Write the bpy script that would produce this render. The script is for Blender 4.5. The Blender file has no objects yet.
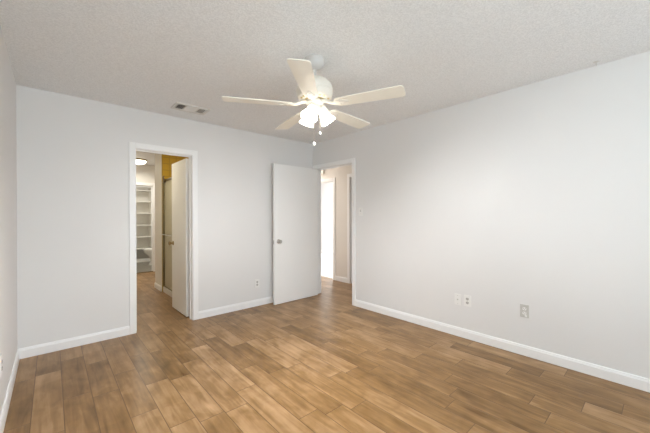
import bpy, bmesh, math, random
from mathutils import Vector, Matrix
random.seed(7)
SC = bpy.context.scene
COL = SC.collection
PI = math.pi

# ------------------------------------------------------------------ camera
EYE = 1.267
XL, XR, YB, YF, H = -0.229, 3.184, 3.843, -2.5, 2.44   # the bedroom
YAW, PIT, ROL = 0.7320, -0.00176, -0.00298
fw = Vector((math.sin(YAW)*math.cos(PIT), math.cos(YAW)*math.cos(PIT), math.sin(PIT)))
rt = Vector((math.cos(YAW), -math.sin(YAW), 0)); up = rt.cross(fw)
r2 = rt*math.cos(ROL) + up*math.sin(ROL); u2 = up*math.cos(ROL) - rt*math.sin(ROL)
cam_data = bpy.data.cameras.new('camera'); cam_data.sensor_width = 36; cam_data.lens = 36*304.35/650
cam_data.clip_start = 0.02
cam = bpy.data.objects.new('camera', cam_data); COL.objects.link(cam)
cam.matrix_world = Matrix(((r2.x, u2.x, -fw.x, 0), (r2.y, u2.y, -fw.y, 0), (r2.z, u2.z, -fw.z, EYE), (0, 0, 0, 1)))
SC.camera = cam

# ------------------------------------------------------------------ world, lights, exposure
w = bpy.data.worlds.new('world'); SC.world = w; w.use_nodes = True
w.node_tree.nodes['Background'].inputs[0].default_value = (0.85, 0.92, 1.0, 1)
w.node_tree.nodes['Background'].inputs[1].default_value = 1.0
SC.view_settings.view_transform = 'Standard'; SC.view_settings.look = 'None'
SC.view_settings.gamma = 1; SC.view_settings.use_curve_mapping = False
SC.view_settings.exposure = 0.56
SC.cycles.max_bounces = 12; SC.cycles.diffuse_bounces = 8

def area(name, loc, direction, sx, sy, power, col=(1, 1, 1)):
    l = bpy.data.lights.new(name, 'AREA'); l.shape = 'RECTANGLE'; l.size = sx; l.size_y = sy
    l.energy = power; l.color = col
    o = bpy.data.objects.new(name, l); COL.objects.link(o); o.location = loc
    o.rotation_euler = Vector(direction).to_track_quat('-Z', 'Y').to_euler()
    return o
area('front_window_daylight', (1.2, YF + 0.12, 1.1), (0, 1, 0.0), 2.3, 1.4, 9, (0.86, 0.96, 1.0))
area('ceiling_uplight_fill', (0.65, YF + 0.50, 0.70), (-0.32, 0.55, 1.0), 1.4, 1.0, 52, (0.80, 0.94, 1.0))  # unseen upward fill inside the window, added to brighten the ceiling
area('side_window_daylight', (XL + 0.22, -1.25, 1.3), (1, 0.12, 0.35), 1.4, 1.35, 3, (0.80, 0.94, 1.0))
area('bright_room_daylight', (6.88, 6.0, 1.4), (-1, 0, -0.15), 2.2, 1.7, 72, (0.98, 0.99, 1.0))
area('passage_lamp_light', (1.33, 7.2, 2.30), (0, 0, -1), 0.22, 0.22, 8.5, (1.0, 0.955, 0.84))
area('passage_fill', (0.75, 4.9, 2.42), (0, 0, -1), 0.3, 0.3, 6, (1.0, 0.90, 0.68))  # no fixture here: fill added for the narrow door and passage floor
area('shower_fill', (1.85, 4.9, 2.40), (0, 0, -1), 0.3, 0.3, 3.5, (1.0, 0.84, 0.52))  # unseen warm fill, added so the shower recess is lit
area('toilet_room_fill', (1.5, 8.7, 2.40), (0, 0, -1), 0.5, 0.5, 13, (1.0, 0.96, 0.88))  # fill added without a fixture, lights the shelves and toilet
area('hallway_fill', (3.70, 5.35, 2.42), (0, 0, -1), 0.35, 0.35, 11, (1.0, 0.93, 0.85))  # added hallway fill, kept out of view, lifts the wall and floor

# ------------------------------------------------------------------ materials
def nodes(name):
    m = bpy.data.materials.new(name); m.use_nodes = True
    nt = m.node_tree; return m, nt, nt.nodes['Principled BSDF']
def mat(name, col, rough=0.5, metal=0.0, noise=0.0, scale=8.0, bump=0.0, bscale=200.0, emit=None, estr=0.0, coat=0.0):
    m, nt, b = nodes(name)
    b.inputs['Roughness'].default_value = rough; b.inputs['Metallic'].default_value = metal
    b.inputs['Base Color'].default_value = (*col, 1)
    if coat: b.inputs['Coat Weight'].default_value = coat
    tc = nt.nodes.new('ShaderNodeTexCoord')
    n = nt.nodes.new('ShaderNodeTexNoise'); n.inputs['Scale'].default_value = scale; n.inputs['Detail'].default_value = 3
    nt.links.new(tc.outputs['Object'], n.inputs['Vector'])
    r = nt.nodes.new('ShaderNodeValToRGB'); k = 1 - noise
    r.color_ramp.elements[0].position = 0.3; r.color_ramp.elements[1].position = 0.7
    r.color_ramp.elements[0].color = (col[0]*k, col[1]*k, col[2]*k, 1); r.color_ramp.elements[1].color = (*col, 1)
    nt.links.new(n.outputs['Fac'], r.inputs[0]); nt.links.new(r.outputs[0], b.inputs['Base Color'])
    if bump:
        n2 = nt.nodes.new('ShaderNodeTexNoise'); n2.inputs['Scale'].default_value = bscale; n2.inputs['Detail'].default_value = 2
        nt.links.new(tc.outputs['Object'], n2.inputs['Vector'])
        bp = nt.nodes.new('ShaderNodeBump'); bp.inputs['Strength'].default_value = bump; bp.inputs['Distance'].default_value = 0.002
        nt.links.new(n2.outputs['Fac'], bp.inputs['Height']); nt.links.new(bp.outputs[0], b.inputs['Normal'])
    if emit:
        b.inputs['Emission Color'].default_value = (*emit, 1); b.inputs['Emission Strength'].default_value = estr
    return m

WALL = mat('wall_paint', (0.80, 0.795, 0.79), 0.6, noise=0.015, scale=1.5, bump=0.12, bscale=160)
HALLWALL = mat('hall_paint', (0.78, 0.745, 0.70), 0.6, noise=0.015, scale=1.5, bump=0.12, bscale=160)
PASSWALL = mat('passage_paint', (0.80, 0.775, 0.73), 0.6, noise=0.015, scale=1.5, bump=0.12, bscale=160)
TRIM = mat('trim_gloss_white', (0.91, 0.91, 0.91), 0.35, noise=0.01)
DOOR = mat('door_semi_gloss_white', (0.89, 0.89, 0.885), 0.4, noise=0.012, scale=3)
FAN = mat('fan_cream_white', (0.84, 0.80, 0.72), 0.35, noise=0.02)
BLADE = mat('blade_cream_white', (0.93, 0.89, 0.79), 0.4, noise=0.03, scale=12)
CANOPY = mat('canopy_white_metal', (0.62, 0.60, 0.58), 0.3, noise=0.05, scale=60)
GOLD = mat('vent_band_brass', (0.62, 0.50, 0.26), 0.35, 0.7)
NICKEL = mat('brushed_nickel', (0.55, 0.53, 0.50), 0.28, 1.0, noise=0.05)
BRASS = mat('antique_brass', (0.45, 0.34, 0.18), 0.3, 1.0, noise=0.1)
BRONZE = mat('dark_bronze', (0.16, 0.12, 0.07), 0.4, 0.6)
FRAME = mat('shower_frame_bronze', (0.26, 0.21, 0.11), 0.4, 0.5, noise=0.1)
PLATE = mat('plate_white_plastic', (0.86, 0.855, 0.84), 0.4, noise=0.01)
GREY = mat('plate_grey_plastic', (0.62, 0.61, 0.58), 0.5, noise=0.15, scale=60)
SLOT = mat('socket_shadow_grey', (0.16, 0.155, 0.15), 0.6)
SOCK = mat('socket_face_grey', (0.55, 0.54, 0.52), 0.5)
VENTW = mat('register_white_metal', (0.74, 0.72, 0.69), 0.45, noise=0.03, scale=40)
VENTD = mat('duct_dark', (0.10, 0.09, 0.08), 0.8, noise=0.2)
PORC = mat('porcelain', (0.85, 0.84, 0.80), 0.12, noise=0.01)
SHELFM = mat('shelf_paint', (0.82, 0.80, 0.75), 0.5, noise=0.02)
CARPET = mat('carpet_pale', (0.80, 0.78, 0.75), 0.95, noise=0.08, scale=90, bump=0.6, bscale=300)
CHROME = mat('satin_chrome', (0.75, 0.72, 0.66), 0.2, 1.0)
CRYSTAL = mat('pull_knob_white', (0.90, 0.88, 0.84), 0.2)

def ceiling_mat():
    m, nt, b = nodes('popcorn_ceiling'); b.inputs['Roughness'].default_value = 0.9
    tc = nt.nodes.new('ShaderNodeTexCoord')
    v = nt.nodes.new('ShaderNodeTexNoise'); v.inputs['Scale'].default_value = 115; v.inputs['Detail'].default_value = 5; v.inputs['Roughness'].default_value = 0.7
    nt.links.new(tc.outputs['Object'], v.inputs['Vector'])
    r = nt.nodes.new('ShaderNodeValToRGB'); r.color_ramp.elements[0].position = 0.38; r.color_ramp.elements[1].position = 0.62
    r.color_ramp.elements[0].color = (0.78, 0.785, 0.79, 1); r.color_ramp.elements[1].color = (0.94, 0.945, 0.95, 1)  # hollows darker in colour too: shading of the relief painted in
    nt.links.new(v.outputs['Fac'], r.inputs[0]); nt.links.new(r.outputs[0], b.inputs['Base Color'])
    bp = nt.nodes.new('ShaderNodeBump'); bp.inputs['Strength'].default_value = 0.8; bp.inputs['Distance'].default_value = 0.008
    nt.links.new(v.outputs['Fac'], bp.inputs['Height']); nt.links.new(bp.outputs[0], b.inputs['Normal'])
    return m
CEIL = ceiling_mat()

def math_node(nt, op, a, b=None):
    n = nt.nodes.new('ShaderNodeMath'); n.operation = op
    for i, v in enumerate((a, b)):
        if v is None: continue
        if isinstance(v, (int, float)): n.inputs[i].default_value = v
        else: nt.links.new(v, n.inputs[i])
    return n.outputs[0]
def wood_mat():
    m, nt, b = nodes('plank_flooring')
    M = lambda op, a, c=None: math_node(nt, op, a, c)
    L = nt.links
    tc = nt.nodes.new('ShaderNodeTexCoord'); sp = nt.nodes.new('ShaderNodeSeparateXYZ'); L.new(tc.outputs['Object'], sp.inputs[0])
    W = 0.155
    u = M('DIVIDE', M('SUBTRACT', sp.outputs['X'], 0.055), W); row = M('FLOOR', u); fu = M('SUBTRACT', u, row)
    wn = nt.nodes.new('ShaderNodeTexWhiteNoise'); wn.noise_dimensions = '1D'; L.new(row, wn.inputs['W'])
    wn2 = nt.nodes.new('ShaderNodeTexWhiteNoise'); wn2.noise_dimensions = '1D'; L.new(M('ADD', row, 37.3), wn2.inputs['W'])
    Ln = M('ADD', M('MULTIPLY', wn2.outputs['Value'], 0.35), 0.62)
    v = M('DIVIDE', M('ADD', sp.outputs['Y'], M('MULTIPLY', wn.outputs['Value'], 3.0)), Ln); idx = M('FLOOR', v); fv = M('SUBTRACT', v, idx)
    cb = nt.nodes.new('ShaderNodeCombineXYZ'); L.new(row, cb.inputs[0]); L.new(idx, cb.inputs[1])
    pr = nt.nodes.new('ShaderNodeTexWhiteNoise'); pr.noise_dimensions = '2D'; L.new(cb.outputs[0], pr.inputs['Vector'])
    # seams
    du = M('MULTIPLY', M('MINIMUM', fu, M('SUBTRACT', 1.0, fu)), W)
    dv = M('MULTIPLY', M('MINIMUM', fv, M('SUBTRACT', 1.0, fv)), Ln)
    d = M('MINIMUM', du, dv)
    mr = nt.nodes.new('ShaderNodeMapRange'); mr.inputs['From Min'].default_value = 0.0007; mr.inputs['From Max'].default_value = 0.0032
    L.new(d, mr.inputs['Value'])
    # grain coordinates, shifted for each plank
    off = M('MULTIPLY', pr.outputs['Value'], 40.0)
    gx = nt.nodes.new('ShaderNodeCombineXYZ')
    L.new(M('ADD', M('MULTIPLY', sp.outputs['X'], 26.0), off), gx.inputs[0]); L.new(M('MULTIPLY', sp.outputs['Y'], 2.2), gx.inputs[1]); L.new(off, gx.inputs[2])
    g = nt.nodes.new('ShaderNodeTexNoise'); g.inputs['Scale'].default_value = 1; g.inputs['Detail'].default_value = 6; g.inputs['Distortion'].default_value = 0.7
    L.new(gx.outputs[0], g.inputs['Vector'])
    bx_ = nt.nodes.new('ShaderNodeCombineXYZ')
    L.new(M('ADD', M('MULTIPLY', sp.outputs['X'], 8.0), off), bx_.inputs[0]); L.new(M('MULTIPLY', sp.outputs['Y'], 4.5), bx_.inputs[1]); L.new(off, bx_.inputs[2])
    bl = nt.nodes.new('ShaderNodeTexNoise'); bl.inputs['Scale'].default_value = 1; bl.inputs['Detail'].default_value = 3; bl.inputs['Distortion'].default_value = 0.5
    L.new(bx_.outputs[0], bl.inputs['Vector'])
    t = M('ADD', M('ADD', M('MULTIPLY', pr.outputs['Value'], 0.24), M('MULTIPLY', g.outputs['Fac'], 0.58)), M('MULTIPLY', bl.outputs['Fac'], 0.58))
    cr = nt.nodes.new('ShaderNodeValToRGB'); e = cr.color_ramp.elements
    e[0].position = 0.40; e[0].color = WOOD[0]; e[1].position = 1.0; e[1].color = WOOD[2]
    q = e.new(0.70); q.color = WOOD[1]
    L.new(t, cr.inputs[0])
    mx = nt.nodes.new('ShaderNodeMix'); mx.data_type = 'RGBA'
    mx.inputs['A'].default_value = (0.12, 0.06, 0.022, 1); L.new(cr.outputs[0], mx.inputs['B']); L.new(mr.outputs[0], mx.inputs['Factor'])
    L.new(mx.outputs['Result'], b.inputs['Base Color'])
    b.inputs['Roughness'].default_value = 0.34; b.inputs['Specular IOR Level'].default_value = 0.36
    rr = M('ADD', M('MULTIPLY', g.outputs['Fac'], 0.12), 0.27); L.new(rr, b.inputs['Roughness'])
    bp = nt.nodes.new('ShaderNodeBump'); bp.inputs['Strength'].default_value = 0.35; bp.inputs['Distance'].default_value = 0.0015
    hh = M('ADD', mr.outputs[0], M('MULTIPLY', g.outputs['Fac'], 0.35)); L.new(hh, bp.inputs['Height']); L.new(bp.outputs[0], b.inputs['Normal'])
    return m
WOOD = [(0.12, 0.056, 0.009, 1), (0.275, 0.152, 0.055, 1), (0.47, 0.295, 0.155, 1)]
WOODM = wood_mat()

def tile_mat(name, c1, c2, grout, scale, bw, rh, rough, axis='XZ'):
    m, nt, b = nodes(name); b.inputs['Roughness'].default_value = rough
    tc = nt.nodes.new('ShaderNodeTexCoord'); sp = nt.nodes.new('ShaderNodeSeparateXYZ'); cb = nt.nodes.new('ShaderNodeCombineXYZ')
    nt.links.new(tc.outputs['Object'], sp.inputs[0])
    if axis == 'XY': a = sp.outputs['X']; c = sp.outputs['Y']
    else: a = math_node(nt, 'ADD', sp.outputs['X'], sp.outputs['Y']); c = sp.outputs['Z']
    nt.links.new(a, cb.inputs[0]); nt.links.new(c, cb.inputs[1])
    br = nt.nodes.new('ShaderNodeTexBrick'); br.offset = 0
    br.inputs['Color1'].default_value = (*c1, 1); br.inputs['Color2'].default_value = (*c2, 1); br.inputs['Mortar'].default_value = (*grout, 1)
    br.inputs['Scale'].default_value = scale; br.inputs['Brick Width'].default_value = bw; br.inputs['Row Height'].default_value = rh
    br.inputs['Mortar Size'].default_value = 0.008
    nt.links.new(cb.outputs[0], br.inputs['Vector']); nt.links.new(br.outputs['Color'], b.inputs['Base Color'])
    return m
MUSTARD = tile_mat('mustard_wall_tile', (0.50, 0.32, 0.025), (0.47, 0.30, 0.025), (0.38, 0.25, 0.03), 1, 0.108, 0.108, 0.6)
TILEF = tile_mat('grey_floor_tile', (0.23, 0.21, 0.17), (0.21, 0.19, 0.155), (0.16, 0.15, 0.13), 1, 0.3, 0.3, 0.4, 'XY')

def frosted_mat():
    m, nt, b = nodes('obscure_shower_glass')
    b.inputs['Base Color'].default_value = (0.68, 0.64, 0.48, 1); b.inputs['Roughness'].default_value = 0.45
    b.inputs['Transmission Weight'].default_value = 0.35; b.inputs['IOR'].default_value = 1.45
    n = nt.nodes.new('ShaderNodeTexVoronoi'); n.inputs['Scale'].default_value = 120
    bp = nt.nodes.new('ShaderNodeBump'); bp.inputs['Strength'].default_value = 0.4; bp.inputs['Distance'].default_value = 0.002
    nt.links.new(n.outputs['Distance'], bp.inputs['Height']); nt.links.new(bp.outputs[0], b.inputs['Normal'])
    return m
FROST = frosted_mat()
def glow(name, col, strength, base=(0.9, 0.88, 0.82)):
    m = mat(name, base, 0.4, noise=0.01, emit=col, estr=strength); return m
SHADE = glow('lit_frosted_shade', (1.0, 0.96, 0.87), 3.0)
BULB = glow('lit_bulb', (0.99, 0.99, 1.0), 1700.0)
DOME = glow('lit_ceiling_dome', (1.0, 0.93, 0.80), 5.0)
def glass_mat():
    m, nt, b = nodes('window_glass'); b.inputs['Transmission Weight'].default_value = 1; b.inputs['Roughness'].default_value = 0.0
    b.inputs['IOR'].default_value = 1.45
    n = nt.nodes.new('ShaderNodeTexNoise'); n.inputs['Scale'].default_value = 2
    return m
GLASS = glass_mat()

# ------------------------------------------------------------------ mesh helpers
def box(bm, x0, x1, y0, y1, z0, z1, bev=0.0, M=None):
    vs = [bm.verts.new((x, y, z)) for x in (x0, x1) for y in (y0, y1) for z in (z0, z1)]
    f = [(0, 1, 3, 2), (4, 6, 7, 5), (0, 4, 5, 1), (2, 3, 7, 6), (0, 2, 6, 4), (1, 5, 7, 3)]
    fs = [bm.faces.new([vs[i] for i in q]) for q in f]
    new = list(vs)
    if bev:
        es = {e for fa in fs for e in fa.edges}
        r = bmesh.ops.bevel(bm, geom=list(es), offset=bev, segments=2, affect='EDGES', profile=0.6)
        new = list({v for v in r['verts']} | {v for v in vs if v.is_valid})
    if M is not None:
        for v in new: v.co = M @ v.co
    return new
def lathe(bm, prof, seg=32, M=None, cap0=True, cap1=True):
    rings = []
    for r, z in prof:
        ring = [bm.verts.new((r*math.cos(2*PI*i/seg), r*math.sin(2*PI*i/seg), z)) for i in range(seg)]
        rings.append(ring)
    for a, b in zip(rings, rings[1:]):
        for i in range(seg):
            bm.faces.new((a[i], a[(i+1) % seg], b[(i+1) % seg], b[i]))
    if cap0: bm.faces.new(list(reversed(rings[0])))
    if cap1: bm.faces.new(rings[-1])
    if M is not None:
        for ring in rings:
            for v in ring: v.co = M @ v.co
    return rings
def tube(bm, pts, r, seg=10):
    pts = [Vector(p) for p in pts]; rings = []
    for i, p in enumerate(pts):
        d = (pts[min(i+1, len(pts)-1)] - pts[max(i-1, 0)]).normalized()
        q = d.to_track_quat('Z', 'Y')
        rr = r[i] if isinstance(r, (list, tuple)) else r
        rings.append([bm.verts.new(p + q @ Vector((rr*math.cos(2*PI*k/seg), rr*math.sin(2*PI*k/seg), 0))) for k in range(seg)])
    for a, b in zip(rings, rings[1:]):
        for i in range(seg): bm.faces.new((a[i], a[(i+1) % seg], b[(i+1) % seg], b[i]))
    bm.faces.new(list(reversed(rings[0]))); bm.faces.new(rings[-1])
def prism(bm, outline, z0, z1, M=None):
    a = [bm.verts.new((x, y, z0)) for x, y in outline]; b = [bm.verts.new((x, y, z1)) for x, y in outline]
    bm.faces.new(list(reversed(a))); bm.faces.new(b); n = len(a)
    for i in range(n): bm.faces.new((a[i], a[(i+1) % n], b[(i+1) % n], b[i]))
    if M is not None:
        for v in a + b: v.co = M @ v.co
def obj(name, bm, m, parent=None, smooth=False, loc=None):
    bmesh.ops.recalc_face_normals(bm, faces=bm.faces)
    me = bpy.data.meshes.new(name); bm.to_mesh(me); bm.free()
    if smooth:
        for p in me.polygons: p.use_smooth = True
        me.set_sharp_from_angle(angle=math.radians(40))
    me.materials.append(m)
    o = bpy.data.objects.new(name, me); COL.objects.link(o)
    if parent is not None: o.parent = parent
    if loc: o.location = loc
    return o
def NB(): return bmesh.new()
def tag(o, label, cat=None, group=None):
    o['label'] = label
    if cat: o['category'] = cat
    if group: o['group'] = group
    return o
def thing(name, loc, label, cat, group=None, rotz=0):
    o = bpy.data.objects.new(name, None); COL.objects.link(o); o.location = loc; o.rotation_euler = (0, 0, rotz)
    o.empty_display_size = 0.1
    return tag(o, label, cat, group)
def struct(name, boxes, m, label, cat, bev=0.0):
    bm = NB()
    for q in boxes: box(bm, *q, bev)
    o = obj(name, bm, m); o['kind'] = 'structure'
    return tag(o, label, cat)

# ------------------------------------------------------------------ setting
TH = 0.12
# doorway openings
BX0, BX1, BT = 0.685, 1.275, 2.005      # opening in the back wall
RY0, RY1, RT = 2.962, 3.775, 2.02       # opening in the right wall
LW = (-2.0, -0.5, 0.55, 2.05)             # window in the left wall, behind the camera
WO = (-0.05, 2.45, 0.25, 2.25)           # window in the front wall
struct('floor', [(XL-TH, 4.22, YF-TH, 7.86, -0.1, 0)], WOODM, 'brown wood plank floor running through bedroom and doorways', 'floor')
struct('floor_bathroom', [(0.3, 2.6, 7.86, 10.2, -0.1, 0.004)], TILEF, 'grey tile floor past the narrow passage', 'floor')
struct('floor_bright_room', [(4.22, 7.1, 3.3, 8.2, -0.1, 0.004)], CARPET, 'pale carpet in the bright room across the hallway', 'floor')
struct('ceiling', [(XL-TH, XR+TH, YF-TH, YB+0.02, H, H+0.1)], CEIL, 'white popcorn textured bedroom ceiling', 'ceiling')
struct('ceiling_passage', [(0.1, 2.62, YB+0.02, 10.2, H, H+0.1)], WALL, 'smooth ceiling of the passage behind the narrow doorway', 'ceiling')
struct('ceiling_hallway', [(XR+TH, 4.16, 1.9, 7.0, H, H+0.1)], HALLWALL, 'ceiling of the hallway beyond the open door', 'ceiling')
struct('ceiling_bright_room', [(4.16, 7.1, 3.3, 8.2, H, H+0.1)], WALL, 'ceiling of the bright room across the hallway', 'ceiling')
struct('wall_left', [(XL-TH, XL, YF-TH, LW[0], 0, H), (XL-TH, XL, LW[1], YB+TH, 0, H), (XL-TH, XL, LW[0], LW[1], 0, LW[2]), (XL-TH, XL, LW[0], LW[1], LW[3], H)], WALL, 'white bedroom wall at the left edge of the photo', 'wall')
struct('wall_back', [(XL, BX0-0.018, YB, YB+TH, 0, H), (BX1+0.018, XR+TH, YB, YB+TH, 0, H), (BX0-0.018, BX1+0.018, YB, YB+TH, BT+0.018, H)], WALL,
       'white bedroom wall with the narrow doorway', 'wall')
struct('wall_right', [(XR, XR+TH, YF-TH, RY0-0.018, 0, H), (XR, XR+TH, RY1+0.018, YB, 0, H), (XR, XR+TH, RY0-0.018, RY1+0.018, RT+0.018, H)], WALL,
       'long white bedroom wall with the outlets', 'wall')
struct('wall_front', [(XL, WO[0], YF-TH, YF, 0, H), (WO[1], XR, YF-TH, YF, 0, H), (WO[0], WO[1], YF-TH, YF, 0, WO[2]), (WO[0], WO[1], YF-TH, YF, WO[3], H)], WALL,
       'bedroom wall behind the camera with the window', 'wall')
# passage, shower, toilet room
PY = YB + TH
SX, SY = 1.38, 5.66                      # the wall stub past the shower
struct('wall_passage_left', [(0.18, 0.30, PY, 10.2, 0, H)], PASSWALL, 'left wall of the passage behind the narrow doorway', 'wall')
struct('wall_stub', [(SX, 2.5, SY, 6.10, 0, H)], PASSWALL, 'pale wall end standing between the shower and the toilet room', 'wall')
struct('wall_passage_right', [(2.5, 2.62, PY, 10.2, 0, H)], PASSWALL, 'far right wall of the bathroom', 'wall')
CX0, CX1, CY = 0.95, 1.735, 7.86
struct('wall_passage_end', [(0.30, CX0-0.018, CY, CY+0.1, 0, H), (CX1+0.018, 2.5, CY, CY+0.1, 0, H), (CX0-0.018, CX1+0.018, CY, CY+0.1, 1.985, H)], PASSWALL,
       'wall at the passage end with the opening to the shelves', 'wall')
struct('wall_bathroom_back', [(0.30, 2.5, 10.08, 10.2, 0, H)], PASSWALL, 'wall behind the white shelving', 'wall')
struct('wall_shower', [(2.22, 2.30, PY, SY, 0, H), (1.46, 2.22, PY, PY+0.03, 0, H), (1.384, 2.22, SY-0.03, SY, 0, H)], MUSTARD, 'mustard yellow tiled wall inside the shower', 'wall')
# hallway and bright room
HX = 4.16
DY0, DY1, DT = 4.385, 5.20, 1.955        # bright doorway
EY0, EY1, ET = 3.10, 3.925, 1.99         # closed door
struct('wall_hallway', [(HX, HX+0.1, 1.9, EY0-0.018, 0, H), (HX, HX+0.1, EY1+0.018, DY0-0.018, 0, H), (HX, HX+0.1, DY1+0.018, 7.0, 0, H),
       (HX, HX+0.1, EY0-0.018, EY1+0.018, ET+0.018, H), (HX, HX+0.1, DY0-0.018, DY1+0.018, DT+0.018, H)], HALLWALL, 'hallway wall facing the bedroom door', 'wall')
struct('wall_hallway_end', [(XR+TH, HX, 6.9, 7.0, 0, H), (XR+TH, HX, 1.9, 2.0, 0, H)], HALLWALL, 'end walls of the hallway', 'wall')
struct('wall_hallway_near', [(XR+TH, XR+TH+0.02, YB, 6.9, 0, H)], HALLWALL, 'hallway wall backing onto the bathroom', 'wall')
BW = (4.9, 7.1, 0.6, 2.2)
struct('wall_bright_room', [(HX+0.1, 7.1, 8.0, 8.12, 0, H), (HX+0.1, 7.1, 3.3, 3.4, 0, H),
       (7.0, 7.1, 3.4, BW[0], 0, H), (7.0, 7.1, BW[1], 8.0, 0, H), (7.0, 7.1, BW[0], BW[1], 0, BW[2]), (7.0, 7.1, BW[0], BW[1], BW[3], H)], WALL,
       'white walls of the bright room across the hallway', 'wall')

# windows (behind the camera and in the far room)
def window(name, label, horizontal, a0, a1, z0, z1, pos, depth):
    fr = NB()
    def bar(u0, u1, v0, v1, t=0.05):
        if horizontal: box(fr, u0, u1, pos-t/2, pos+t/2, v0, v1, 0.003)
        else: box(fr, pos-t/2, pos+t/2, u0, u1, v0, v1, 0.003)
    bar(a0, a0+0.05, z0, z1); bar(a1-0.05, a1, z0, z1); bar(a0+0.05, a1-0.05, z0, z0+0.05); bar(a0+0.05, a1-0.05, z1-0.05, z1)
    am = (a0+a1)/2; bar(am-0.025, am+0.025, z0+0.05, z1-0.05)
    o = obj(name, fr, TRIM); o['kind'] = 'structure'; tag(o, label, 'window')
    for s0, s1 in ((a0+0.05, am-0.025), (am+0.025, a1-0.05)):
        p = NB()
        if horizontal: box(p, s0, s1, pos-0.003, pos+0.003, z0+0.05, z1-0.05)
        else: box(p, pos-0.003, pos+0.003, s0, s1, z0+0.05, z1-0.05)
        obj('pane', p, GLASS, o)
window('window_1', 'white framed window behind the camera', True, *WO, YF-0.085, 0.05)
window('window_3', 'white framed window in the left wall behind the camera', False, *LW, XL-0.085, 0.05)
window('window_2', 'white framed window of the bright room', False, *BW, 7.06, 0.05)

# baseboards with an eased top edge
def baseboard(name, runs, label, hgt=0.092, t=0.014, m=None):
    bm = NB()
    for (x0, y0, x1, y1, nx, ny) in runs:      # along the wall, normal into the room
        prof = [(0, 0), (t, 0), (t, hgt-0.022), (t*0.72, hgt-0.012), (t*0.6, hgt-0.004), (t*0.35, hgt), (0, hgt)]
        a = [bm.verts.new((x0+nx*d, y0+ny*d, z)) for d, z in prof]; b = [bm.verts.new((x1+nx*d, y1+ny*d, z)) for d, z in prof]
        n = len(prof)
        for i in range(n): bm.faces.new((a[i], a[(i+1) % n], b[(i+1) % n], b[i]))
        bm.faces.new(a); bm.faces.new(list(reversed(b)))
    o = obj(name, bm, m or TRIM); o['kind'] = 'structure'
    return tag(o, label, 'baseboard')
CW = 0.065                                     # casing width
baseboard('baseboard_left', [(XL, YF, XL, YB, 1, 0)], 'white baseboard along the left bedroom wall')
baseboard('baseboard_back', [(XL, YB, BX0-CW, YB, 0, -1), (BX1+CW, YB, XR, YB, 0, -1)], 'white baseboard along the wall with the narrow doorway')
baseboard('baseboard_right', [(XR, YF, XR, RY0-CW, -1, 0)], 'white baseboard along the long right wall')
baseboard('baseboard_front', [(XL, YF, XR, YF, 0, 1)], 'white baseboard behind the camera')
baseboard('baseboard_stub', [(SX, SY, SX, 6.10, -1, 0)], 'white baseboard around the wall end past the shower', 0.085)
baseboard('baseboard_hallway', [(HX, EY1+CW, HX, DY0-CW, -1, 0), (HX, DY1+CW, HX, 6.9, -1, 0)], 'white baseboard in the hallway')
baseboard('baseboard_bright_room', [(HX+0.1, 8.0, 7.0, 8.0, 0, -1), (7.0, 3.4, 7.0, 8.0, -1, 0)], 'white baseboard in the bright room')
baseboard('baseboard_bathroom', [(0.30, PY, 0.30, CY, 1, 0), (1.80, CY, 2.5, CY, 0, -1)], 'white baseboard in the passage')

# door casings and jamb linings
def casing(name, label, axis, a0, a1, top, face, sgn, depth, m=TRIM, cut1=None):
    """axis 'X': opening spans x at plane y=face; axis 'Y': opening spans y at plane x=face. sgn = side the casing sits on."""
    bm = NB(); t = 0.016
    o1 = min(a1+CW, cut1) if cut1 else a1+CW
    f0, f1 = sorted((face, face+sgn*t)); d0, d1 = sorted((face+sgn*0.002, face-sgn*depth))
    def B(u0, u1, v0, v1, z0, z1, bev=0.0):
        if axis == 'X': box(bm, u0, u1, v0, v1, z0, z1, bev)
        else: box(bm, v0, v1, u0, u1, z0, z1, bev)
    B(a0-CW, a0-0.004, f0, f1, 0, top+CW, 0.004); B(a1+0.004, o1, f0, f1, 0, top+CW, 0.004); B(a0-0.004, a1+0.004, f0, f1, top+0.004, top+CW, 0.004)
    B(a0-0.0185, a0, d0, d1, 0, top); B(a1, a1+0.0185, d0, d1, 0, top); B(a0-0.0185, a1+0.0185, d0, d1, top, top+0.0185)
    s0, s1 = sorted((face-sgn*0.05, face-sgn*0.075))
    B(a0, a0+0.011, s0, s1, 0, top); B(a1-0.011, a1, s0, s1, 0, top); B(a0+0.011, a1-0.011, s0, s1, top-0.011, top)
    o = obj(name, bm, m); o['kind'] = 'structure'
    return tag(o, label, 'door frame')
casing('trim_1', 'white casing around the narrow doorway in the back wall', 'X', BX0, BX1, BT, YB, -1, TH)
casing('trim_2', 'white casing around the bedroom doorway in the right corner', 'Y', RY0, RY1, RT, XR, -1, TH, cut1=YB-0.001)
casing('trim_3', 'pale casing of the opening in front of the white shelving', 'X', CX0, CX1, 1.967, CY, -1, 0.1)
casing('trim_4', 'cream casing of the bright doorway across the hallway', 'Y', DY0, DY1, DT, HX, -1, 0.1)
casing('trim_5', 'white casing at the right edge of the hallway view', 'Y', EY0, EY1, ET, HX, -1, 0.1)
bm = NB(); box(bm, CX0+0.001, CX1-0.001, CY-0.03, CY+0.02, 0, 0.012, 0.004)
o = obj('trim_6', bm, BRONZE); o['kind'] = 'structure'; tag(o, 'dark threshold strip before the grey tile', 'threshold')

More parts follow.
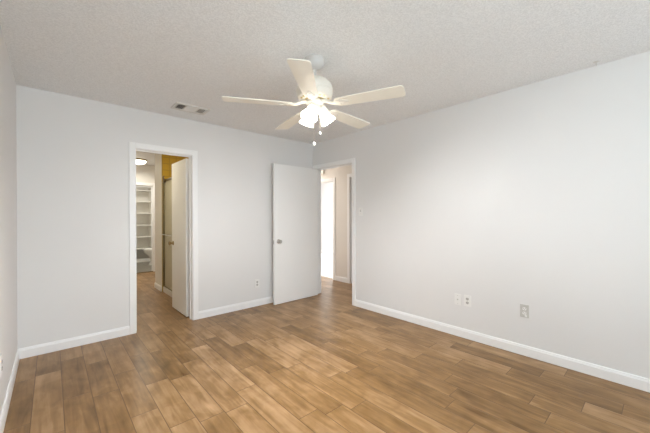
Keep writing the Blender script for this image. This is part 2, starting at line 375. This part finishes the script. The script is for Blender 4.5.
# ------------------------------------------------------------------ doors
def knob(parent, loc, direction, m, name='door_knob', label=None):
    q = Vector(direction).to_track_quat('Z', 'Y').to_matrix().to_4x4(); M = Matrix.Translation(loc) @ q
    bm = NB(); lathe(bm, [(0.010, 0.006), (0.010, 0.024), (0.016, 0.030), (0.0255, 0.040), (0.027, 0.050), (0.022, 0.058), (0.010, 0.0605), (0.002, 0.061)], 24, M)
    k = obj(name, bm, m, parent, True)
    if label: k['label'] = label
    bm = NB(); lathe(bm, [(0.031, 0.0), (0.031, 0.003), (0.027, 0.007), (0.012, 0.009)], 28, M); obj('rosette', bm, m, k, True)
    return k
def slab(name, label, x0, x1, y0, y1, z0, z1, rot, pivot):
    bm = NB(); box(bm, x0, x1, y0, y1, z0, z1, 0.002)
    o = obj(name, bm, DOOR); o.location = pivot; o.rotation_euler = (0, 0, rot); o['kind'] = 'structure'
    return tag(o, label, 'door')
# bedroom door, swung open in front of the back wall: local x runs along the slab, the visible face is y = 0
P1 = Vector((3.165, 3.698, 0)); A1 = math.atan2(0.012, 0.818)
d1 = slab('door_1', 'flat white bedroom door standing wide open in the corner', -0.818, 0, 0, 0.035, 0.006, 2.014, A1, P1)
knob(d1, (-0.748, 0, 0.905), (0, -1, 0), NICKEL, label='round brushed nickel knob')
knob(d1, (-0.748, 0.035, 0.905), (0, 1, 0), NICKEL, label='round brushed nickel knob on the wall side')
bm = NB(); box(bm, -0.8192, -0.8175, 0.006, 0.029, 0.865, 0.922, 0.0005); obj('latch_plate', bm, NICKEL, d1)
for z in (0.22, 1.0, 1.80):
    bm = NB(); lathe(bm, [(0.0065, z-0.045), (0.0065, z+0.045)], 12, Matrix.Translation((0.004, 0.040, 0))); box(bm, -0.03, 0.004, 0.0352, 0.0375, z-0.045, z+0.045)
    obj('hinge', bm, NICKEL, d1)
# door of the narrow doorway, swung away from the bedroom
d2 = slab('door_2', 'narrow flat white door swung open into the passage', 0, 0.035, 0, 0.585, 0.012, 1.992, math.radians(0.6), Vector((1.250, PY+0.022, 0)))
knob(d2, (0, 0.525, 0.90), (-1, 0, 0), BRASS, label='antique brass knob')
knob(d2, (0.035, 0.525, 0.90), (1, 0, 0), BRASS, label='antique brass knob on the shower side')
for z in (0.22, 1.0, 1.78):
    bm = NB(); lathe(bm, [(0.0065, z-0.045), (0.0065, z+0.045)], 12, Matrix.Translation((0.040, -0.004, 0))); box(bm, 0.006, 0.040, -0.0022, 0.0, z-0.045, z+0.045)
    obj('hinge', bm, DOOR, d2)
# closed door in the hallway
d3 = slab('door_3', 'closed white door at the right edge of the hallway view', 0.02, 0.055, EY0+0.004, EY1-0.016, 0.012, ET-0.004, 0, Vector((HX, 0, 0)))
knob(d3, (0.02, EY0+0.075, 0.9), (-1, 0, 0), NICKEL)

# ------------------------------------------------------------------ ceiling fan
FX, FY = 1.471, 1.749
fan = thing('ceiling_fan', (FX, FY, H), 'cream five-blade ceiling fan with three lit bell shades', 'ceiling fan')
fan.rotation_euler = (0, 0, 0)
def fz(z): return z - H - (0.026 if z < 2.36 else 0)                                   # heights in the fan's own frame
bm = NB(); lathe(bm, [(0.074, fz(2.4395)), (0.076, fz(2.425)), (0.072, fz(2.405)), (0.058, fz(2.383)), (0.036, fz(2.368)), (0.02, fz(2.364))], 40); obj('canopy', bm, CANOPY, fan, True)
bm = NB(); lathe(bm, [(0.0135, fz(2.372)), (0.0135, fz(2.315))], 20); lathe(bm, [(0.028, fz(2.335)), (0.030, fz(2.325)), (0.030, fz(2.312))], 24); obj('downrod', bm, CANOPY, fan, True)
bm = NB(); lathe(bm, [(0.03, fz(2.322)), (0.062, fz(2.318)), (0.098, fz(2.302)), (0.124, fz(2.276)), (0.134, fz(2.250)), (0.134, fz(2.236)), (0.138, fz(2.232)), (0.138, fz(2.222)),
                      (0.134, fz(2.218)), (0.134, fz(2.200)), (0.128, fz(2.190)), (0.128, fz(2.180)), (0.118, fz(2.168)), (0.09, fz(2.160)), (0.05, fz(2.158))], 56); obj('motor_housing', bm, FAN, fan, True)
bm = NB()
for i in range(20):
    a = 2*PI*i/20
    if i % 4 == 0: continue
    lathe(bm, [(0.0075, -0.0015), (0.0075, 0.003)], 10, Matrix.Rotation(a, 4, 'Z') @ Matrix.Translation((0.103, 0, fz(2.162))) @ Matrix.Rotation(-0.32, 4, 'Y') @ Matrix.Diagonal((1.2, 1.5, 1, 1)))
lathe(bm, [(0.058, fz(2.162)), (0.064, fz(2.154)), (0.072, fz(2.154)), (0.078, fz(2.164))], 40, cap0=False, cap1=False)
obj('vent_band', bm, GOLD, fan, True)['label'] = 'brass toned vent openings under the motor'
bm = NB(); lathe(bm, [(0.05, fz(2.160)), (0.064, fz(2.150)), (0.066, fz(2.132)), (0.055, fz(2.122)), (0.044, fz(2.116)), (0.046, fz(2.090)), (0.040, fz(2.070)), (0.022, fz(2.060)), (0.006, fz(2.057))], 36)
kit = obj('light_kit', bm, FAN, fan, True)
# blades: local x runs outwards
def blade_outline():
    r0, r1, w0, w1 = 0.165, 0.66, 0.052, 0.067
    pts = []
    def side(s):
        out = []
        for i in range(8):
            t = i/7; out.append((r0+0.03+t*(r1-0.028-r0-0.03), s*(w0+(w1-w0)*t**0.8)))
        return out
    low = side(-1); hi = side(1)
    pts += [(r0, -0.030), (r0+0.010, -0.044)] + low + [(r1-0.012, -w1+0.003), (r1-0.003, -w1+0.014), (r1, -w1+0.03), (r1, w1-0.03), (r1-0.003, w1-0.014), (r1-0.012, w1-0.003)] + hi[::-1] + [(r0+0.010, 0.044), (r0, 0.030)]
    return pts
rb = rt.normalized(); theta0 = math.radians(-23.76)
for k in range(5):
    a = theta0 + k*math.radians(72) - YAW                  # measured from the image's right-hand direction
    M = Matrix.Rotation(a, 4, 'Z') @ Matrix.Translation((0, 0, fz(2.116))) @ Matrix.Rotation(math.radians(-8.5), 4, 'X')
    bm = NB(); prism(bm, blade_outline(), -0.003, 0.003, M)
    bmesh.ops.bevel(bm, geom=[e for e in bm.edges if len(e.link_faces) == 2 and e.calc_face_angle(0) > 1.2], offset=0.0015, segments=1, affect='EDGES')
    b = obj('blade', bm, BLADE, fan)
    # blade iron: an arm from under the motor to a three-lobed plate beneath the blade
    bm = NB()
    prism(bm, [(0.15, -0.018), (0.185, -0.030), (0.215, -0.034), (0.235, -0.022), (0.262, -0.012), (0.272, 0), (0.262, 0.012), (0.235, 0.022), (0.215, 0.034), (0.185, 0.030), (0.15, 0.018)], -0.0075, -0.0032, M)
    tube(bm, [Matrix.Rotation(a, 4, 'Z') @ Vector(q) for q in ((0.05, 0, fz(2.147)), (0.095, 0, fz(2.140)), (0.130, 0, fz(2.122)), (0.165, 0, fz(2.112)), (0.19, 0, fz(2.112)))], [0.014, 0.013, 0.012, 0.011, 0.005], 12)
    for sx, sy in ((0.205, -0.018), (0.205, 0.018), (0.245, 0)):
        lathe(bm, [(0.0055, -0.0105), (0.0055, -0.007)], 10, M @ Matrix.Translation((sx, sy, 0)))
    obj('blade_iron', bm, FAN, b, True)
# three bell shades
for ang in (10, 130, 250):
    a = math.radians(ang) - YAW
    tilt = math.radians(33)
    R = Matrix.Rotation(a, 4, 'Z') @ Matrix.Translation((0.040, 0, fz(2.104))) @ Matrix.Rotation(PI - tilt, 4, 'Y')   # +z now points down and outwards
    prof = [(0.020, 0.012), (0.026, 0.022), (0.031, 0.036), (0.036, 0.058), (0.043, 0.082), (0.052, 0.104), (0.0605, 0.122)]
    bm = NB(); n = 40; rings = []
    full = prof + [(r-0.0025, z) for r, z in prof[::-1]]
    for j, (r, z) in enumerate(full):
        ring = []
        for i in range(n):
            ph = 2*PI*i/n; s = 1 + 0.035*max(0, (z-0.05)/0.072)*math.cos(8*ph)
            ring.append(bm.verts.new(R @ Vector((r*s*math.cos(ph), r*s*math.sin(ph), z))))
        rings.append(ring)
    for p_, q_ in zip(rings, rings[1:]):
        for i in range(n): bm.faces.new((p_[i], p_[(i+1) % n], q_[(i+1) % n], q_[i]))
    sh = obj('lamp_shade', bm, SHADE, fan, True); sh['label'] = 'lit frosted bell glass shade'
    bm = NB(); lathe(bm, [(0.012, -0.006), (0.021, 0.000), (0.0235, 0.012), (0.0235, 0.022), (0.020, 0.024)], 24, R); obj('socket', bm, FAN, sh, True)
    bm = NB(); lathe(bm, [(0.011, 0.024), (0.013, 0.040), (0.021, 0.058), (0.0245, 0.074), (0.021, 0.090), (0.011, 0.098), (0.002, 0.100)], 20, R); obj('bulb', bm, BULB, sh, True)
# pull chains
def chain(dx, dy, z1, label):
    bm = NB(); z = 2.066
    while z > z1:
        lathe(bm, [(0.0004, fz(z)+0.0022), (0.0016, fz(z)+0.001), (0.0016, fz(z)-0.001), (0.0004, fz(z)-0.0022)], 6, Matrix.Translation((dx, dy, 0))); z -= 0.0046
    tube(bm, [(dx, dy, fz(2.075)), (dx, dy, fz(z1))], 0.0009, 6)
    c = obj('pull_chain', bm, CHROME, fan, True); c['label'] = label
    bm = NB(); lathe(bm, [(0.002, fz(z1)+0.004), (0.005, fz(z1)), (0.0098, fz(z1)-0.008), (0.0105, fz(z1)-0.014), (0.008, fz(z1)-0.021), (0.002, fz(z1)-0.024)], 20, Matrix.Translation((dx, dy, 0)))
    obj('pull_knob', bm, CRYSTAL, c, True)
cr_, cf_ = rt, Vector((fw.x, fw.y, 0)).normalized()
for u, v, z1, lab in ((-0.004, -0.03, 1.833, 'longer pull chain'), (0.040, 0.010, 1.924, 'shorter pull chain')):
    q = cr_*u + cf_*v; chain(q.x, q.y, z1, lab)
fan.rotation_euler = Matrix.Rotation(math.radians(-0.9), 3, rt).to_euler()     # hangs a touch out of plumb

# ------------------------------------------------------------------ ceiling register
vx0, vx1, vy0, vy1 = 0.955, 1.305, 3.325, 3.545
vent = thing('ceiling_vent', ((vx0+vx1)/2, (vy0+vy1)/2, H), 'white ceiling air register above the narrow doorway', 'air vent')
hx, hy = (vx1-vx0)/2, (vy1-vy0)/2
bm = NB()
b_ = 0.030
box(bm, -hx, hx, -hy, -hy+b_, -0.011, -0.0005, 0.003); box(bm, -hx, hx, hy-b_, hy, -0.011, -0.0005, 0.003)
box(bm, -hx, -hx+b_, -hy+b_, hy-b_, -0.011, -0.0005, 0.003); box(bm, hx-b_, hx, -hy+b_, hy-b_, -0.011, -0.0005, 0.003)
s1, s2 = -hx+b_+0.085, hx-b_-0.085
for s in (s1, s2): box(bm, s-0.005, s+0.005, -hy+b_, hy-b_, -0.010, -0.002, 0.001)
obj('frame', bm, VENTW, vent)
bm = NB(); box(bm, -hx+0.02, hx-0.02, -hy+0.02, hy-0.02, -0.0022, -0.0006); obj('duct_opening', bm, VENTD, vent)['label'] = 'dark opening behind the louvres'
def louvre(x0, x1, y0, y1, along, n, ang):
    for i in range(n):
        t = (i+0.5)/n; bm = NB()
        if along == 'Y':
            c = x0+(x1-x0)*t; M = Matrix.Translation((c, (y0+y1)/2, -0.0065)) @ Matrix.Rotation(ang, 4, 'Y')
            box(bm, -0.0065, 0.0065, -(y1-y0)/2, (y1-y0)/2, -0.0006, 0.0006, 0, M)
        else:
            c = y0+(y1-y0)*t; M = Matrix.Translation(((x0+x1)/2, c, -0.0065)) @ Matrix.Rotation(ang, 4, 'X')
            box(bm, -(x1-x0)/2, (x1-x0)/2, -0.0085, 0.0085, -0.0006, 0.0006, 0, M)
        obj('louvre', bm, VENTW, vent)
louvre(-hx+b_, s1-0.005, -hy+b_, hy-b_, 'Y', 5, math.radians(-36))
louvre(s1+0.005, s2-0.005, -hy+b_, hy-b_, 'X', 9, math.radians(-30))
louvre(s2+0.005, hx-b_, -hy+b_, hy-b_, 'Y', 5, math.radians(-25))
# small hook left in the ceiling near the right wall
hk = NB(); lathe(hk, [(0.016, -0.0005), (0.016, -0.004), (0.006, -0.007)], 18)
tube(hk, [(0, 0, -0.004), (0, 0, -0.018)] + [(0.011-0.011*math.cos(t), 0, -0.018-0.011*math.sin(t)) for t in (0.5, 1.0, 1.57, 2.2, 2.8, 3.3, 3.9)], 0.0028, 8)
h = obj('ceiling_hook', hk, VENTW, None, True, (3.10, 0.345, H)); tag(h, 'tiny white hook on the ceiling near the right wall', 'hook')

# ------------------------------------------------------------------ wall plates: local frame x = along wall, y = out of wall
def plate_root(name, loc, rotz, label, cat, group=None): return thing(name, loc, label, cat, group, rotz)
def face(root, m, w=0.070, hgt=0.115):
    bm = NB(); box(bm, -w/2, w/2, 0.0003, 0.0062, -hgt/2, hgt/2, 0.0022); return obj('cover_plate', bm, m, root)
def duplex(root, m, mf):
    for z in (0.0195, -0.0195):
        bm = NB(); pts = [(0.0168*math.cos(t), 0.0142*math.sin(t)) for t in [2*PI*i/24 for i in range(24)]]
        pts = [(max(-0.0152, min(0.0152, x)), y) for x, y in pts]
        prism(bm, pts, 0, 0.0022, Matrix.Translation((0, 0.0062, z)) @ Matrix.Rotation(-PI/2, 4, 'X'))
        s = obj('socket', bm, mf, root)
        bm = NB(); box(bm, -0.0085, -0.0055, 0.0080, 0.0090, z-0.001, z+0.008); box(bm, 0.0055, 0.0085, 0.0080, 0.0090, z-0.001, z+0.007)
        lathe(bm, [(0.0028, 0), (0.0028, 0.001)], 10, Matrix.Translation((0, 0.0080, z-0.007)) @ Matrix.Rotation(-PI/2, 4, 'X')); obj('slot', bm, SLOT, s)
    bm = NB(); lathe(bm, [(0.0035, 0), (0.003, 0.0014)], 12, Matrix.Translation((0, 0.0062, 0)) @ Matrix.Rotation(-PI/2, 4, 'X')); obj('screw', bm, NICKEL, root)
r = plate_root('wall_outlet', (2.157, YB, 0.318), PI, 'white duplex outlet on the back wall left of the open door', 'outlet'); face(r, PLATE); duplex(r, PLATE, SOCK)
r = plate_root('wall_outlet', (XR, 1.350, 0.389), PI/2, 'white duplex outlet on the right wall beside the cable plate', 'outlet'); face(r, PLATE); duplex(r, PLATE, SOCK)
r = plate_root('wall_outlet', (XR, 0.843, 0.402), PI/2, 'grey outlet on the right wall, nearest the camera and apart from the pair', 'outlet'); face(r, GREY); duplex(r, GREY, PLATE)
bm = NB(); box(bm, -0.020, -0.004, 0.0063, 0.012, -0.052, -0.036, 0.001); obj('latch', bm, PLATE, r)
r = plate_root('wall_outlet', (XL, 2.625, 0.388), -PI/2, 'white outlet on the left wall at the photo edge', 'outlet'); face(r, PLATE); duplex(r, PLATE, SOCK)
r = plate_root('cable_plate', (XR, 1.450, 0.385), PI/2, 'white cable jack plate, left one of the pair on the right wall', 'wall plate'); face(r, PLATE)
bm = NB(); Mx = Matrix.Translation((0, 0.0062, 0)) @ Matrix.Rotation(-PI/2, 4, 'X'); lathe(bm, [(0.0075, 0), (0.0075, 0.002), (0.0048, 0.002), (0.0048, 0.008)], 6, Mx); obj('jack', bm, NICKEL, r)
for z in (0.042, -0.042):
    bm = NB(); lathe(bm, [(0.0035, 0), (0.003, 0.0014)], 12, Matrix.Translation((0, 0.0062, z)) @ Matrix.Rotation(-PI/2, 4, 'X')); obj('screw', bm, NICKEL, r)
r = plate_root('light_switch', (XR, 2.800, 1.325), PI/2, 'white toggle light switch on the right wall beside the bedroom doorway', 'light switch'); face(r, PLATE)
bm = NB(); box(bm, -0.005, 0.005, 0.006, 0.018, -0.004, 0.010, 0.001, Matrix.Translation((0, 0, 0.002)) @ Matrix.Rotation(0.35, 4, 'X')); obj('toggle', bm, SOCK, r)
for z in (0.030, -0.030):
    bm = NB(); lathe(bm, [(0.0035, 0), (0.003, 0.0014)], 12, Matrix.Translation((0, 0.0062, z)) @ Matrix.Rotation(-PI/2, 4, 'X')); obj('screw', bm, NICKEL, r)

# ------------------------------------------------------------------ behind the narrow doorway
# flush ceiling light in the passage
cl = thing('ceiling_light', (1.33, 7.2, H), 'round lit flush ceiling light in the passage', 'ceiling light')
bm = NB(); lathe(bm, [(0.150, -0.0005), (0.155, -0.012), (0.152, -0.030), (0.138, -0.034)], 40); obj('rim', bm, BRASS, cl, True)
bm = NB(); lathe(bm, [(0.138, -0.032), (0.132, -0.055), (0.108, -0.080), (0.07, -0.097), (0.025, -0.104), (0.003, -0.105)], 40, cap0=False); obj('glass_dome', bm, DOME, cl, True)

# shower enclosure
sh = thing('shower_enclosure', (1.42, 4.82, 0), 'bronze framed shower enclosure with obscure glass behind the narrow door', 'shower')
ya, yb_ = -0.86+0.03, SY-0.03-4.82
bm = NB(); box(bm, -0.030, 0.060, ya, yb_-0.001, 0.001, 0.088, 0.006); obj('curb', bm, PORC, sh)
bm = NB(); box(bm, -0.016, 0.022, ya, yb_-0.002, 1.845, 1.885, 0.003); obj('top_rail', bm, FRAME, sh)
bm = NB(); box(bm, -0.016, 0.022, ya, yb_-0.002, 0.088, 0.106, 0.002); obj('bottom_track', bm, FRAME, sh)
for y, x0 in ((ya, -0.018), (yb_-0.036, -0.036)):
    bm = NB(); box(bm, x0, 0.024, y, y+0.034, 0.106, 1.845, 0.003); obj('jamb', bm, FRAME, sh)
for y0, y1, xo in ((ya+0.034, 0.06, 0.010), (0.0, yb_-0.036, -0.006)):
    bm = NB(); box(bm, xo-0.003, xo+0.003, y0, y1, 0.106, 1.845); gp = obj('glass_panel', bm, FROST, sh)
bm = NB(); tube(bm, [(-0.006, 0.08, 0.968), (-0.05, 0.08, 0.968), (-0.055, 0.12, 0.968), (-0.055, 0.74, 0.968), (-0.05, 0.78, 0.968), (-0.006, 0.78, 0.968)], 0.008, 10); obj('towel_bar', bm, CHROME, sh, True)
bm = NB(); box(bm, -0.045, -0.016, 0.690, 0.745, 1.830, 1.895, 0.006); tube(bm, [(-0.03, 0.72, 1.88), (-0.05, 0.69, 1.91), (-0.05, 0.64, 1.925)], 0.011, 10); obj('roller_bracket', bm, BRONZE, sh)['label'] = 'dark bronze roller bracket'

# built-in shelving
su = thing('shelf_unit', (1.56, 9.65, 0.004), 'white built-in linen shelves at the far end of the passage', 'shelves')
for x in (-0.57, 0.545):
    bm = NB(); box(bm, x, x+0.025, 0.02, 0.40, 0, 2.12, 0.002); obj('side_panel', bm, SHELFM, su)
bm = NB(); box(bm, -0.545, 0.545, 0.392, 0.402, 0, 2.12); obj('back_panel', bm, SHELFM, su)
for z in (0.37, 0.70, 1.03, 1.36, 1.69, 2.0):
    bm = NB(); box(bm, -0.545, 0.545, 0.012, 0.392, z-0.022, z, 0.002); obj('shelf', bm, SHELFM, su)
bm = NB(); box(bm, -0.60, -0.53, 0, 0.02, 0, 2.15, 0.002); box(bm, 0.53, 0.60, 0, 0.02, 0, 2.15, 0.002); box(bm, -0.53, 0.53, 0, 0.02, 2.08, 2.15, 0.002); obj('face_frame', bm, TRIM, su)
bm = NB(); box(bm, -0.53, 0.53, 0.005, 0.02, 0, 0.09, 0.002); obj('kick_board', bm, SHELFM, su)

# toilet, its bowl pointing to -x
to = thing('toilet', (2.05, 8.93, 0.004), 'white toilet beside the linen shelves', 'toilet')
def loft(bm, secs, seg=28):
    rings = []
    for cx, rx, ry, z in secs:
        rings.append([bm.verts.new((cx+rx*math.cos(2*PI*i/seg), ry*math.sin(2*PI*i/seg), z)) for i in range(seg)])
    for a, b in zip(rings, rings[1:]):
        for i in range(seg): bm.faces.new((a[i], a[(i+1) % seg], b[(i+1) % seg], b[i]))
    bm.faces.new(list(reversed(rings[0]))); bm.faces.new(rings[-1])
bm = NB(); loft(bm, [(0.02, 0.20, 0.105, 0), (0.02, 0.195, 0.10, 0.03), (0.03, 0.165, 0.085, 0.10), (0.02, 0.17, 0.095, 0.20), (-0.02, 0.215, 0.135, 0.29), (-0.045, 0.245, 0.175, 0.36), (-0.05, 0.252, 0.185, 0.40)])
box(bm, 0.10, 0.36, -0.10, 0.10, 0.22, 0.395, 0.02); obj('bowl', bm, PORC, to, True)
bm = NB(); loft(bm, [(-0.045, 0.255, 0.188, 0.402), (-0.045, 0.258, 0.190, 0.412), (-0.045, 0.250, 0.184, 0.420)]); obj('seat', bm, PORC, to, True)
bm = NB(); loft(bm, [(-0.040, 0.250, 0.185, 0.421), (-0.040, 0.252, 0.186, 0.432), (-0.040, 0.235, 0.172, 0.441)]); obj('seat_lid', bm, PORC, to, True)
bm = NB(); box(bm, 0.22, 0.41, -0.22, 0.22, 0.397, 0.74, 0.02); tk = obj('tank', bm, PORC, to)
bm = NB(); box(bm, 0.21, 0.42, -0.23, 0.23, 0.741, 0.775, 0.01); obj('tank_lid', bm, PORC, to)
bm = NB(); tube(bm, [(0.22, 0.16, 0.68), (0.195, 0.16, 0.68), (0.19, 0.12, 0.675), (0.19, 0.08, 0.67)], 0.006, 8); obj('flush_lever', bm, CHROME, tk, True)

# ------------------------------------------------------------------ hallway
dc = thing('door_chime', (HX, 4.705, 2.185), 'small cream chime box high on the hallway wall', 'door chime', rotz=PI/2)
bm = NB(); box(bm, -0.075, 0.075, 0.0005, 0.045, -0.055, 0.055, 0.006); obj('housing', bm, SHELFM, dc)
bm = NB()
for z in (-0.03, -0.015, 0, 0.015, 0.03): box(bm, -0.05, 0.05, 0.0448, 0.0462, z-0.003, z+0.003)
obj('grille', bm, GREY, dc)
